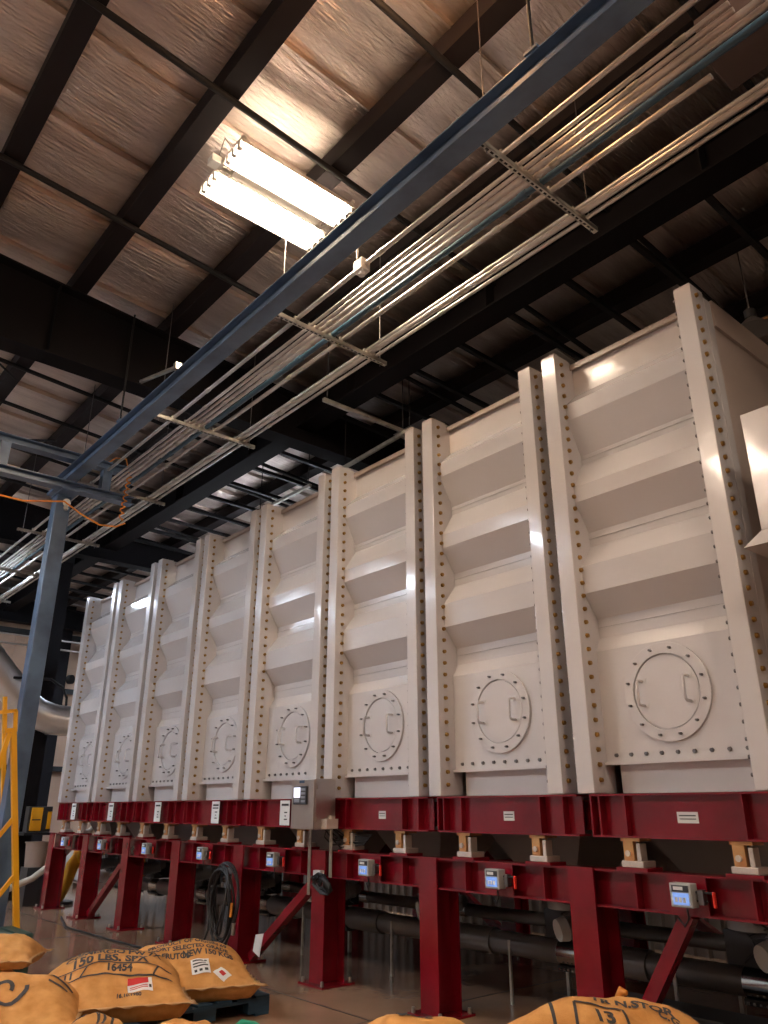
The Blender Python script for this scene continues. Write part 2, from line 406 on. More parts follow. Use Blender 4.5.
    # sides, back, top
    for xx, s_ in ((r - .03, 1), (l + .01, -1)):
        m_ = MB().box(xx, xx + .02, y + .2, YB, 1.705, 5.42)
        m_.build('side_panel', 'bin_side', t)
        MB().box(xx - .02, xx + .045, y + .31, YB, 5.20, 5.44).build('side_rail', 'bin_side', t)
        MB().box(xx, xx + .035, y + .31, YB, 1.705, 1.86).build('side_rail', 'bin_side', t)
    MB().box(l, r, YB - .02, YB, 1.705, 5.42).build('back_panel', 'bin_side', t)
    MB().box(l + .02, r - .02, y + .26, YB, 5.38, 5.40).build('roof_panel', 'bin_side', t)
    for yy in (6.6, YB - .15): MB().box(r - .03, r + .02, yy, yy + .15, 1.705, 5.44).build('side_post', 'bin_side', t)
    # hoppers below
    for yc in (6.0, 7.4):
        cxx = (l + r) / 2
        top = [(l + .05, yc - .62), (r - .05, yc - .62), (r - .05, yc + .62), (l + .05, yc + .62)]
        bot = [(cxx - .14, yc - .14), (cxx + .14, yc - .14), (cxx + .14, yc + .14), (cxx - .14, yc + .14)]
        mb = MB().add([(*p, 1.70) for p in top] + [(*p, .86) for p in bot], [(0, 1, 5, 4), (1, 2, 6, 5), (2, 3, 7, 6), (3, 0, 4, 7), (0, 3, 2, 1)])
        mb.cyl((cxx, yc, .86), (cxx, yc, .80), .19, 16)
        mb.build('hopper', 'hopper', t)
    return t
bin0 = make_bin(); bins = [bin0]
for k in range(1, 8):
    c = copy_tree(bin0); c.location.x -= P * k; bins.append(c)
btxt = ['nearest white bin at the right end of the row, its bolted right side exposed',
        'white ribbed bin just left of the rightmost bin of the row',
        'white ribbed bin standing just right of the stainless control cabinet column, third from right',
        'white ribbed bin behind the stainless control cabinet, fourth from right',
        'white ribbed bin above the coiled black cable, fifth from right',
        'white ribbed bin third from the left end of the row',
        'white ribbed bin second from the left end of the row',
        'farthest white bin at the left end, beside the silver duct']
btxt[2] = 'white ribbed bin immediately right of the stainless control cabinet, third from right'
for b, s in zip(bins, btxt): b['label'] = s

# ================================================================ CRADLES (upper red beams), one under each bin
def ibeam(mb, x0, x1, y, z0, z1, w=.16, tf=.014, tw=.012):
    mb.box(x0, x1, y, y + w, z0, z0 + tf).box(x0, x1, y, y + w, z1 - tf, z1).box(x0, x1, y + w / 2 - tw / 2, y + w / 2 + tw / 2, z0 + tf, z1 - tf)
    return mb
def make_cradle():
    c = -2.855; x0, x1 = c - .745, c + .745
    t = thing('bin_cradle', (c, YF + .1, 1.41), '', 'steel frame', 'red cradle beams under the bins')
    for y in (YF, YB - .16):
        mb = ibeam(MB(), x0, x1, y, 1.41, 1.70); mb.build('cradle_beam', 'red', t)
        if y > 6: continue
        for dx in (-.67, -.46, .39, .61):
            MB().box(c + dx - .006, c + dx + .006, y + .004, y + .074, 1.424, 1.686).build('stiffener', 'red', t)
        MB().box(x0, x0 + .012, y + .0, y + .16, 1.41, 1.70).build('end_plate', 'red', t)
        mb = MB()
        for dx, z in ((-.2, 1.655), (.14, 1.655), (-.2, 1.465), (.14, 1.465)):
            mb.box(c + dx - .011, c + dx + .011, y + .066, y + .074, z - .016, z + .016)
        mb.build('clip', 'cell', t, stuff=True)
        MB().box(c - .47, c + .38, y + .055, y + .068, 1.424, 1.686).build('face_plate', 'red', t)
    for dx in (-.7, .7): ibeam(MB(), 0, 0, 0, 0, 0); MB().box(c + dx - .05, c + dx + .05, YF + .16, YB - .16, 1.45, 1.66).build('side_beam', 'red', t)
    return t
cr0 = make_cradle(); crs = [cr0]
for k in range(1, 8): c = copy_tree(cr0); c.location.x -= P * k; crs.append(c)
for k, c in enumerate(crs): c['label'] = 'dark red steel cradle beam on load cells under the %s white bin' % ORD[k]

# ================================================================ LOAD CELLS
def make_cell():
    x = -2.42; y = YF + .08
    t = thing('load_cell', (x, y, 1.215), '', 'weighing mount', 'load cell mounts between the red beams')
    MB().box(x - .12, x + .12, y - .075, y + .12, 1.20, 1.222).build('shim_plate', 'red', t)
    MB().box(x - .085, x + .085, y - .06, y + .1, 1.222, 1.262).build('base_block', 'cell', t, bevel=.004)
    MB().box(x - .075, x + .075, y - .06, y + .09, 1.388, 1.408).build('top_plate', 'zinc', t)
    MB().box(x - .066, x + .014, y - .05, y + .05, 1.262, 1.39).build('link_plate', 'zinc', t, bevel=.004)
    MB().cyl((x - .028, y - .065, 1.31), (x - .028, y - .04, 1.31), .02, 12).build('pin', 'cell', t)
    MB().box(x + .03, x + .062, y - .04, y + .04, 1.262, 1.375).build('side_link', 'cell', t, bevel=.004)
    MB().cyl((x + .0, y + .0, 1.26), (x + .0, y + .0, 1.40), .02, 10).build('bolt', 'boltdark', t)
    return t
cell0 = make_cell(); n = 0
for k in range(8):
    for s, dx in (('right', 0), ('left', -.79)):
        c = cell0 if (k == 0 and dx == 0) else copy_tree(cell0)
        c.location.x = -2.52 + dx - P * k
        c['label'] = 'brass and pale metal load cell, %s one under the %s bin' % (s, ORD[k])

# ================================================================ LOWER FRAME
fr = thing('support_frame', (-8.6, 6.6, 0), 'long dark red steel stand of columns and beams carrying the bin row', 'steel frame')
LX = [-2.13 - 1.61 * k for k in range(9)]
for y in (YF + .02, YB - .22):
    ibeam(MB(), LX[-1] - .1, LX[0] + .12, y, .955, 1.20, .18).build('long_beam', 'red', fr)
for k, x in enumerate(LX):
    for j, y in enumerate((YF, YB - .25)):
        mb = MB()
        mb.box(x - .11, x + .11, y, y + .016, .02, 1.205).box(x - .11, x + .11, y + .25, y + .266, .02, 1.195 if j else .93).box(x - .008, x + .008, y + .016, y + .25, .02, .955 if not j else 1.1)
        l = mb.build('leg', 'red', fr)
        MB().box(x - .2, x + .2, y - .07, y + .33, .0, .02).build('base_plate', 'red', l)
        bb = MB()
        for a in (-.16, .16):
            for b in (-.04, .30): bb.hexbolt((x + a, y + b, .02), (0, 0, 1), .018, .04)
        bb.build('anchor_bolts', 'strut', l, stuff=True)
    for xx in (x - .36, x - 1.18):
        if k < 8 : MB().box(xx - .006, xx + .006, YF + .025, YF + .105, .969, 1.186).build('stiffener', 'red', fr)
    if k < 8:
        c = x - .79
        MB().box(c - .15, c + .13, YF + .022, YF + .03, .969, 1.186).build('mounting_plate', 'red', fr)
def brace(x0, z0, x1, z1, y): MB().obox((x0, y, z0), (x1, y, z1), .09, .09).build('brace', 'red', fr)
for k in (0, 3, 6):
    brace(*((LX[1] + .16, .06, LX[1] + .75, .955) if k == 0 else (LX[k + 1] + .2, .06, LX[k] - .15, .955)), YF + .14)
brace(LX[1] - .2 + 1.2, .93, LX[0] - .3, .1, YB - .1)
brace(LX[2] + .1, .93, LX[1] - .1, .1, YB - .1); brace(LX[4] + .1, .93, LX[3] - .1, .1, YB - .1)
for x in LX[::2]: MB().box(x - .05, x + .05, YF + .26, YB - .25, 1.0, 1.15).build('cross_beam', 'red', fr)

# ================================================================ WEIGH DISPLAYS
def make_disp():
    x = -2.91; y = YF - .03; z = 1.085
    t = thing('weigh_display', (x, y, z), '', 'display', 'weigh displays on the lower beam')
    MB().box(x - .075, x + .075, y - .06, y + .02, z - .07, z + .07).build('case', 'case', t, bevel=.006)
    MB().box(x - .058, x + .058, y - .063, y - .058, z + .02, z + .058).build('keypad', 'keys', t)
    MB().box(x - .055, x + .055, y - .063, y - .058, z - .055, z + .014).build('screen', 'screen', t)
    m_ = MB()
    for a in range(3): m_.box(x - .04 + a * .028, x - .022 + a * .028, y - .066, y - .063, z - .04, z - .012)
    m_.box(x - .045, x + .02, y - .066, y - .063, z + .03, z + .05)
    m_.build('digits', 'paper', t, stuff=True)
    MB().tube([(x + .07, y, z + .02), (x + .20, y - .01, z + .02)], .009, 6).build('air_line', 'dark', t)
    MB().tube([(x + .07, y, z - .03), (x + .15, y, z - .03)], .007, 6).build('air_line', 'dark', t)
    v = MB().box(x + .10, x + .135, y - .03, y + .02, z - .05, z + .035).build('valve', 'boltdark', t)
    MB().box(x + .195, x + .212, y - .03, y - .01, z - .06, z + .03).build('valve_handle', 'handle', t, bevel=.004)
    MB().tube([(x, y, z - .085), (x - .01, y + .02, z - .14), (x - .06, y + .05, z - .19), (x - .12, y + .08, z - .15)], .006, 6).build('cable', 'rubber', t)
    return t
d0 = make_disp()
for k in range(8):
    c = d0 if k == 0 else copy_tree(d0); c.location.x = -2.91 - P * k
    c['label'] = 'grey boxed blue weigh display with red valve handle, %s on the lower beam' % ORD[k]
# small distinct junction lever on the right display kept by label only

# ================================================================ PAPERS ON THE UPPER BEAM
def lines(mb, x, y, z, rows, w):
    for i, (dz, a, b, h) in enumerate(rows): mb.box(x + a * w, x + b * w, y - .002, y, z + dz, z + dz + h)
for k, x in ((3, -7.62), (4, -9.18), (5, -10.83), (6, -12.50), (7, -14.10)):
    t = thing('paper_notice', (x, YF - .004, 1.555), 'tall white printed sheet taped to the cradle beam of the %s bin' % ORD[k], 'notice', 'printed sheets on the upper beam')
    MB().box(x - .095, x + .095, YF - .004, YF - .002, 1.43, 1.685).build('sheet', 'paper', t)
    mb = MB(); lines(mb, x, YF - .004, 1.555, [(.075, -.34, .38, .022), (.0, -.05, .25, .013), (-.035, 0, .14, .011), (-.07, -.05, .25, .012)], .19)
    if k == 4: lines(mb, x, YF - .004, 1.555, [(.045, -.38, .38, .016)], .19)
    mb.build('print', 'ink', t, stuff=True)
for k, x, w_ in ((0, -2.87, .075), (1, -4.43, .055), (2, -6.02, .05)):
    t = thing('beam_label', (x, YF + .05, 1.545), 'small white label plate on the cradle beam of the %s bin' % ORD[k], 'label', 'small labels on the upper beam')
    MB().box(x - w_, x + w_, YF + .050, YF + .054, 1.51, 1.58).build('plate', 'paper', t)
    mb = MB(); lines(mb, x, YF + .050, 1.545, [(.008, -.8, .8, .008), (-.012, -.75, .8, .006)], w_); mb.build('print', 'ink', t, stuff=True)

# ================================================================ CONTROL CABINET
x0, x1, y0, y1, z0, z1 = -7.06, -6.66, 4.75, 5.02, 1.405, 1.885
t = thing('control_cabinet', ((x0 + x1) / 2, (y0 + y1) / 2, z0), 'stainless steel control box with a small lit screen hung on the red beam', 'control box')
MB().box(x0, x1, y0 + .02, y1, z0, z1).build('cabinet_body', 'steel', t, bevel=.006)
dr = MB().box(x0 + .004, x1 - .004, y0, y0 + .018, z0 + .004, z1 - .004).build('door', 'steel', t, bevel=.005)
MB().box(x0 + .06, x0 + .29, y0 - .02, y0 - .001, z0 + .235, z0 + .41).build('controller', 'keys', dr, bevel=.005)
MB().box(x0 + .075, x0 + .185, y0 - .024, y0 - .02, z0 + .30, z0 + .398).build('screen', 'screenw', dr)
mb = MB().box(x0 + .085, x0 + .175, y0 - .024, y0 - .02, z0 + .255, z0 + .292)
for i in range(4): mb.box(x0 + .205, x0 + .275, y0 - .024, y0 - .02, z0 + .255 + i * .037, z0 + .278 + i * .037)
mb.build('keys', 'keyg', dr, stuff=True)
MB().box(x0 + .14, x0 + .23, y0 - .003, y0 - .001, z1 - .04, z1 - .015).build('name_plate', 'blue', dr)
for zz in (.08, .38): MB().box(x1 - .002, x1 + .015, y0 + .03, y0 + .06, z0 + zz, z0 + zz + .035).build('latch', 'steel', t)
MB().box(x1, x1 + .09, y1 - .17, y1 - .03, z0 + .01, z0 + .10).box(x1 + .0, x1 + .04, y1 - .08, y1 - .03, z0 + .1, z0 + .13).build('outlet_box', 'cell', t)
for x_, zb in ((-6.97, .80), (-6.945, .80)):
    MB().tube([(x_, 4.93, 1.41), (x_, 4.93, zb)], .008, 8).build('drop_conduit', 'strut', t)
for x_ in (-6.66, -6.635): MB().tube([(x_ - .02, 4.98, 1.41), (x_ - .02, 4.98, .97)], .008, 8).build('drop_conduit', 'strut', t)
for i in range(7):
    random.seed(i); a = random.uniform(-.1, .12)
    MB().tube([(-6.78 + i * .03, 4.98, 1.41), (-6.78 + a + i * .02, 5.0 + i * .02, 1.33), (-6.70 + a, 5.06 + i * .01, 1.24 + .02 * i), (-6.35 + i * .02, 5.15, 1.27 + .015 * i)], .008, 6).build('cable', 'rubber', t)
t = thing('junction_box', (-6.66, YF - .05, .98), 'white junction box with tangled black cable on the red column below the cabinet', 'electrical box')
MB().box(-6.98, -6.86, YF - .055, YF - .0, .92, 1.02).build('box', 'white', t, bevel=.005)
for i in range(6):
    pts = []
    for j in range(14):
        a = j * .9 + i; pts.append((-6.85 + .10 * math.cos(a) + .02 * i, YF - .07 + .02 * math.sin(a * 1.7), .93 + .07 * math.sin(a) - .01 * i))
    MB().tube(pts, .009, 6).build('cable', 'rubber', t)

# ================================================================ CABLE COIL
t = thing('cable_coil', (-8.6, 4.95, .98), 'coil of thick black cable hanging on the red column at the lower beam', 'cable')
def loop(cx, hw, zt, zb, y, ph):
    return [(cx + hw * math.cos(a) * (1.0 if math.sin(a) > 0 else 1 + .25 * math.sin(a)), y + .03 * math.sin(a * 2 + ph), (zt + zb) / 2 + (zt - zb) / 2 * math.sin(a)) for a in [2 * PI * k / 28 for k in range(29)]]
for i in range(7):
    MB().tube(loop(-8.60 + .03 * math.sin(i * 2), .27 - .014 * i, 1.02 - .012 * i, .10 + .035 * i, 4.93 - .014 * i, i), .013, 7).build('loop', 'rubber', t)
MB().tube([(-8.86, 4.9, .6), (-8.88, 4.9, .3), (-8.95, 4.85, .06), (-9.2, 4.75, .014), (-9.8, 4.66, .014), (-10.8, 4.60, .014), (-12.4, 4.56, .014), (-13.6, 4.9, .014)], .013, 7).build('loose_end', 'rubber', t)
MB().tube([(-8.35, 4.92, .42), (-8.37, 4.93, .30)], .022, 8).build('plug', 'strut', t)
MB().tube([(-8.35, 4.88, .62), (-8.36, 4.88, .48)], .017, 8).build('connector', 'orangecord', t)
t = tag(MB().add([(-7.98, 4.98, .34), (-7.86, 5.0, .36), (-7.92, 5.0, .13), (-8.02, 4.98, .18)], [(0, 1, 2, 3)]).add([(-7.98, 4.985, .34), (-7.86, 5.005, .36), (-7.92, 5.005, .13), (-8.02, 4.985, .18)], [(3, 2, 1, 0)]).build('paper_tag', 'paper'), 'white paper tag dangling beside the red brace foot', 'tag')

# ================================================================ CONVEYING TUBES AND DRIVES UNDER THE BINS
t = thing('conveying_tube', (-7, 6.0, 0), 'long black conveying tube on thin stands behind the front red legs', 'pipe')
MB().cyl((-15.5, 6.0, .46), (1.0, 6.0, .46), .095, 18).build('tube', 'tube', t)
x = -14.35
while x < .5:
    MB().cyl((x, 6.0, .46), (x + .28, 6.0, .46), .101, 18).build('polished_band', 'band', t)
    MB().cyl((x + .31, 6.0, .46), (x + .85, 6.0, .46), .112, 18).build('sleeve', 'tube', t)
    mb = MB()
    for q in range(6): mb.hexbolt((x + .02 + q * .045, 5.93, .345), (0, -1, 0), .012, .02)
    mb.build('clamp_bolts', 'band', t, stuff=True)
    MB().box(x - .02, x + .3, 5.94, 6.04, .325, .365).build('clamp', 'dark', t)
    x += 1.61
x = -13.3
for k in range(9):
    xx = -3.6 - 1.61 * k
    MB().box(xx - .012, xx + .012, 5.90, 5.92, 0, .5).build('stand', 'strut', t)
t = thing('return_tube', (-7, 6.45, 0), 'thinner black tube running behind the main conveying tube', 'pipe')
MB().cyl((-15.5, 6.45, .62), (1.0, 6.45, .62), .06, 14).build('tube', 'tube', t)
for k in range(8):
    MB().cyl((-3.2 - 1.61 * k, 6.45, .62), (-3.0 - 1.61 * k, 6.45, .62), .066, 14).build('coupling', 'band', t)
    MB().box(-3.4 - 1.61 * k, -3.37 - 1.61 * k, 6.43, 6.47, 0, .58).build('stand', 'strut', t)
t = tag(MB().box(-3.95, -1.2, 5.45, 5.75, 0, .30).box(-3.97, -1.18, 5.43, 5.77, .28, .31).build('cable_trough', 'dark', bevel=.01), 'low black covered trough on the floor behind the rightmost red leg', 'trough')
def make_motor():
    c = BR - .76
    t = thing('gear_motor', (c, 6.0, .70), '', 'motor', 'gear motors under the hoppers')
    MB().box(c - .16, c + .16, 5.86, 6.14, .575, .80).build('valve_body', 'dark', t, bevel=.01)
    a = Vector((c + .50, 5.80, .78)); b = Vector((c + .34, 5.50, .72)); d = (b - a).normalized()
    MB().cyl(a, b, .085, 16).build('motor_body', 'motor', t)
    mb = MB()
    for q in range(7):
        p = a + d * (.06 + q * .035); mb.cyl(p, p + d * .01, .096, 16)
    mb.build('cooling_fins', 'motor', t, stuff=True)
    MB().cyl(b, b + d * .07, .092, 16, .08).build('fan_cover', 'case', t)
    MB().box(c + .36, c + .48, 5.6, 5.72, .83, .90).build('terminal_box', 'motor', t, bevel=.006)
    MB().cyl((c + .16, 5.9, .75), (c + .52, 5.82, .78), .055, 12).build('air_cylinder', 'boltdark', t)
    mb = MB()
    random.seed(3)
    for i in range(6):
        p = [(c + .1 + random.uniform(-.1, .3), 5.8 + random.uniform(-.05, .1), .9 - .07 * j + random.uniform(-.05, .05)) for j in range(5)]
        mb.tube(p, .009, 5)
    mb.build('hoses', 'rubber', t, stuff=True)
    MB().tube([(c + .30, 5.75, .86), (c + .42, 5.72, .80), (c + .44, 5.72, .70), (c + .36, 5.74, .60), (c + .22, 5.78, .58)], .012, 6).build('loop_hose', 'rubber', t)
    return t
m0 = make_motor()
for k in range(8):
    c = m0 if k == 0 else copy_tree(m0); c.location.x -= P * k if k else 0
    c['label'] = 'dark gear motor and valve under the hopper of the %s bin' % ORD[k]

# ================================================================ RUNWAY BEAM, HEADER, COLUMN
t = thing('runway_beam', (-4, 2.97, 5.8), 'long blue steel crane runway beam slanting across under the ceiling', 'beam')
mb = MB(); xa, xb = -10.9, 3.5; y = 2.985; w_ = .075
mb.box(xa, xb, y - w_, y + w_, 5.80, 5.812).box(xa, xb, y - w_, y + w_, 5.985, 5.997).box(xa, xb, y - .006, y + .006, 5.812, 5.985)
mb.box(xa, xb, y - w_ - .012, y - w_, 5.80, 5.845)
mb.build('beam', 'blue', t, bevel=.002)
for x_ in (-8.4, -2.0, 1.2):
    MB().box(x_ - .05, x_ + .05, y - .09, y + .09, 5.997, 6.02).build('clamp_plate', 'blue', t)
    MB().tube([(x_, y - .06, 6.0), (x_, y - .06, roofz(y))], .012, 6).build('hanger_rod', 'bar', t)
MB().obox((-6.86, 2.90, 6.02), (-7.55, 2.80, 6.12), .035, .03).build('sway_brace', 'strut', t)
MB().box(-6.88, -6.82, 2.88, 2.95, 5.99, 6.07).build('brace_clip', 'strut', t)
t = thing('header_truss', (-10.05, 2.0, 5.5), 'blue double rail header frame on the blue column at left', 'beam')
for z_ in (5.62, 6.05):
    MB().box(-10.13, -9.97, -1.5, 3.82, z_, z_ + .012).box(-10.13, -9.97, -1.5, 3.82, z_ + .10, z_ + .112).box(-10.056, -10.044, -1.5, 3.82, z_ + .012, z_ + .10).build('rail', 'blue', t)
for yy in (-.6, 2.0, 3.35):
    MB().box(-10.12, -9.98, yy, yy + .12, 5.732, 6.05).build('spacer', 'blue', t)
t = thing('steel_column', (-10.3, 2.96, 0), 'tall blue square steel column behind the yellow ladder', 'column')
MB().box(-10.42, -10.21, 2.85, 3.05, .02, 5.60).build('shaft', 'blue', t, bevel=.012)
MB().box(-10.5, -10.12, 2.78, 3.14, 0, .02).build('base_plate', 'blue', t)
MB().box(-10.45, -9.97, 2.84, 3.08, 5.60, 5.62).build('cap_plate', 'blue', t)
t = thing('cord_hook', (-10.1, 2.97, 5.45), 'white cord clip on the head of the blue column', 'clip')
MB().cyl((-10.17, 2.98, 5.48), (-10.12, 2.96, 5.48), .05, 12).build('roller', 'white', t)
MB().cyl((-10.17, 2.98, 5.40), (-10.12, 2.96, 5.40), .03, 12).build('bracket', 'strut', t)
t = thing('extension_cord', (-10.0, 2, 5.2), 'orange cord swagged from the blue column to the header rail end', 'cord')
MB().tube([(-9.9, 1.0, 5.5), (-10.0, 1.8, 5.32), (-10.05, 2.4, 5.33), (-10.12, 2.93, 5.48), (-10.05, 3.15, 5.33), (-10.0, 3.4, 5.22), (-9.98, 3.62, 5.24), (-9.98, 3.74, 5.32)], .012, 7).build('swag', 'orangecord', t)
pts = []
for j in range(60):
    a = j * .8; pts.append((-10.0 + .03 * math.cos(a), 3.68 + .03 * math.sin(a) + .0008 * j, 5.35 + j * .012))
MB().tube(pts, .010, 6).build('coil', 'orangecord', t)
MB().tube([(-10.0, 3.72, 6.05), (-10.2, 3.72, 6.38), (-10.35, 3.62, 6.42), (-10.45, 3.40, 6.2)], .010, 6).build('tail', 'orangecord', t)

# ================================================================ CONDUITS AND STRUT RACKS
CY = [('pipe', 3.41, .020, 3.4), ('pipe', 3.575, .017, -1.06), ('pipe', 3.635, .017, -1.06), ('pipe', 3.70, .022, 3.4), ('pipe', 3.765, .022, 3.4), ('blue', 3.845, .028, 3.4), ('pipe', 3.965, .022, -1.37), ('pipe', 4.27, .017, 3.4), ('pipe', 4.335, .030, 3.4), ('pipe', 4.41, .017, 3.4)]
clab = ['single grey conduit nearest the blue runway beam', 'first conduit of the middle bundle, counted from the runway beam', 'second conduit of the middle bundle, ending in open air at upper right', 'third and thicker conduit of the middle bundle', 'grey conduit touching the blue pipe in the rack', 'blue pipe running among the grey conduits', 'lone conduit between the blue pipe and the outer bundle', 'inner thin conduit of the outer bundle of three', 'thick middle conduit of the outer bundle of three', 'outermost thin conduit, farthest from the runway beam']
for i, (kd, y, r, xe) in enumerate(CY):
    t = thing('blue_pipe' if kd == 'blue' else 'conduit', (-8, y, 6.03), clab[i], 'pipe', None if kd == 'blue' else 'conduits on the strut racks')
    MB().cyl((-23.9, y, 6.02 + r), (xe, y, 6.02 + r), r, 10).build('pipe', 'bluepipe' if kd == 'blue' else 'conduit', t)
    for q in range(8):
        xx = -1.0 - i * .37 - q * 3.05
        if xx < xe and xx > -23: MB().cyl((xx - .04, y, 6.02 + r), (xx + .04, y, 6.02 + r), r * 1.25, 10).build('coupling', 'bluepipe' if kd == 'blue' else 'strut', t)
SX = [-2.68 - 2.64 * k for k in range(8)]
slab = ['slotted strut rack nearest the camera at upper right', 'pale strut rack crossing the conduits near the middle of the picture', 'third strut rack from the right, left of the pale one', 'fourth strut rack, beside the end of the blue header frame', 'fifth strut rack, just behind the top of the blue column', 'sixth strut rack from the right, left of the blue column', 'seventh strut rack, far off at the left', 'eighth and farthest strut rack of the conduits']
for k, x in enumerate(SX):
    t = thing('strut_rack', (x, 3.8, 5.98), slab[k], 'bracket', 'strut racks under the conduits')
    mb = MB()
    ya, yb = 3.15, 4.55
    mb.box(x - .0205, x + .0205, ya, yb, 5.978, 5.981).box(x - .0205, x - .0175, ya, yb, 5.978, 6.02).box(x + .0175, x + .0205, ya, yb, 5.978, 6.02)
    mb.build('channel', 'strut', t)
    hb = MB(); yy = ya + .03
    while yy < yb - .03: hb.box(x - .008, x + .008, yy, yy + .03, 5.9768, 5.9782); yy += .05
    hb.build('slots', 'hole', t, stuff=True)
    cl = MB()
    for kd, y, r, xe in CY:
        if x < xe: cl.box(x - .014, x + .014, y - r - .006, y + r + .006, 6.02, 6.02 + 2 * r + .006)
    cl.build('pipe_clamps', 'strut', t, stuff=True)
    for yy in (3.24, 4.47):
        MB().tube([(x, yy, 5.94), (x, yy, roofz(yy) + .1)], .005, 6).build('threaded_rod', 'boltdark', t)
t = thing('pendant_sensor', (-4.31, 3.41, 6.0), 'small white box with stub aerial on the lone conduit by the runway beam', 'sensor')
MB().box(-4.37, -4.25, 3.36, 3.46, 5.98, 6.10).build('housing', 'white', t, bevel=.01)
MB().cyl((-4.31, 3.36, 6.10), (-4.31, 3.36, 6.30), .010, 8).build('aerial', 'white', t)
MB().cyl((-4.31, 3.41, 5.95), (-4.31, 3.41, 5.98), .03, 10).build('lens', 'white', t)
# empty strut trapezes beyond
def trapeze(name, a, b, label):
    t = thing(name, tuple((Vector(a) + Vector(b)) / 2), label, 'bracket', None)
    MB().obox(a, b, .045, .045).build('channel', 'strut', t)
    for p in (a, b):
        q = Vector(a) * .96 + Vector(b) * .04 if p == a else Vector(b) * .96 + Vector(a) * .04
        MB().tube([q, (q.x, q.y, roofz(q.y) + .1)], .007, 6).build('threaded_rod', 'bar', t)
trapeze('hanging_strut', (-6.72, 4.75, 6.25), (-6.72, 6.1, 6.25), 'empty dull strut hanging crosswise behind the outer conduits above the bins')
trapeze('hanging_strut', (-8.1, 6.1, 6.2), (-6.5, 6.02, 6.2), 'empty strut hanging lengthwise close above the bin tops')
trapeze('hanging_strut', (-10.4, 6.1, 6.2), (-8.9, 6.1, 6.2), 'farther empty strut lengthwise over the bins')
# junction square and coiled cable at upper right
t = tag(MB().box(-1.42, -.2, 3.98, 4.42, 6.30, 6.62).build('pull_box', 'pullbox', bevel=.01), 'dark brown pull box above the conduits at the upper right corner', 'electrical box')
t = tag(MB().tube([(-1.22, 4.62 + .17 * math.cos(a), 5.9 + .17 * math.sin(a)) for a in [2 * PI * k / 24 for k in range(49)]], .014, 7).build('wire_coil', 'strut'), 'loop of stiff wire hanging at the upper right edge', 'cable')

# ================================================================ RIGHT EDGE: hood, high-bay lamp over bins
t = thing('equipment_hood', (-1.5, 4.9, 3.1), 'pinkish painted sheet metal hood with a flared lower lip at the right edge', 'hood')
MB().box(-1.99, -.9, 4.94, 5.6, 3.30, 4.15).build('hood_body', 'bin', t, bevel=.006)
mb = MB(); mb.add([(-1.99, 4.94, 3.30), (-.9, 4.94, 3.30), (-.9, 5.6, 3.30), (-1.99, 5.6, 3.30), (-2.08, 4.84, 3.18), (-.8, 4.84, 3.18), (-.8, 5.7, 3.18), (-2.08, 5.7, 3.18)], [(0, 1, 5, 4), (1, 2, 6, 5), (2, 3, 7, 6), (3, 0, 4, 7), (4, 5, 6, 7)])
mb.build('flared_lip', 'bin', t)
for xx in (-1.3, -1.0): MB().tube([(xx, 5.3, 4.15), (xx, 5.3, roofz(5.3))], .012, 6).build('hanger_rod', 'bar', t)
t = thing('unlit_pendant', (-2.66, 7.35, 6.4), 'unlit metal pendant lamp hanging behind the top of the rightmost bin', 'lamp')
MB().cyl((-2.66, 7.35, 6.42), (-2.66, 7.35, 6.28), .05, 14, .19).build('shade', 'duct', t)
MB().cyl((-2.66, 7.35, 6.52), (-2.66, 7.35, 6.42), .06, 12).build('ballast', 'dark', t)
MB().tube([(-2.66, 7.35, 6.5), (-2.66, 7.35, roofz(7.35) + .1)], .008, 6).build('cord', 'chain', t)
t = thing('warm_pipe', (-1.9, 7.6, 6.4), 'copper coloured pipe along the ceiling behind the rightmost bin', 'pipe')
MB().cyl((-3.3, 7.5, 6.45), (1.5, 7.5, 6.45), .014, 8).build('thin_pipe', 'zinc', t)
MB().cyl((-2.35, 7.8, 6.45), (1.5, 7.8, 6.45), .08, 14).build('thick_pipe', 'cell', t)

# ================================================================ LEFT SIDE: duct, ladder, charger, robot, clutter
t = thing('exhaust_duct', (-17, 5.3, 3.3), 'large silver spiral duct bending down behind the blue column', 'duct')
pts = [(-16.2, 2.2, 6.0), (-16.2, 3.0, 5.15), (-16.2, 3.8, 4.30), (-16.2, 4.15, 3.93), (-16.2, 4.45, 3.62), (-16.2, 4.75, 3.38), (-16.15, 5.1, 3.25), (-16.0, 5.45, 3.22), (-15.75, 5.9, 3.24)]
MB().tube(pts[:5], .29, 22).build('straight_run', 'duct', t)
MB().tube(pts[4:], .29, 22).build('elbow', 'duct', t)
for i in range(2, 9):
    a = Vector(pts[i]); d = (Vector(pts[min(i + 1, 8)]) - Vector(pts[i - 1])).normalized()
    MB().cyl(a - d * .02, a + d * .02, .30, 22).build('gore_ring', 'duct', t)
MB().tube([(-16.3, 2.2, 3.75), (-16.3, 3.4, 3.75), (-16.2, 4.1, 3.8)], .2, 18).build('branch', 'duct', t)
t = thing('curved_pipe', (-16, 6, 3.5), 'thin dark pipe with a round head curving down to the silver duct', 'pipe')
MB().tube([(-15.9, 4.2, 3.95), (-15.9, 4.9, 3.98), (-15.9, 5.15, 3.85), (-15.9, 5.25, 3.65), (-15.9, 5.26, 3.5)], .025, 8).build('pipe', 'bar', t)
MB().cyl((-15.95, 5.25, 4.02), (-15.88, 5.3, 4.02), .09, 14).build('head', 'bar', t)
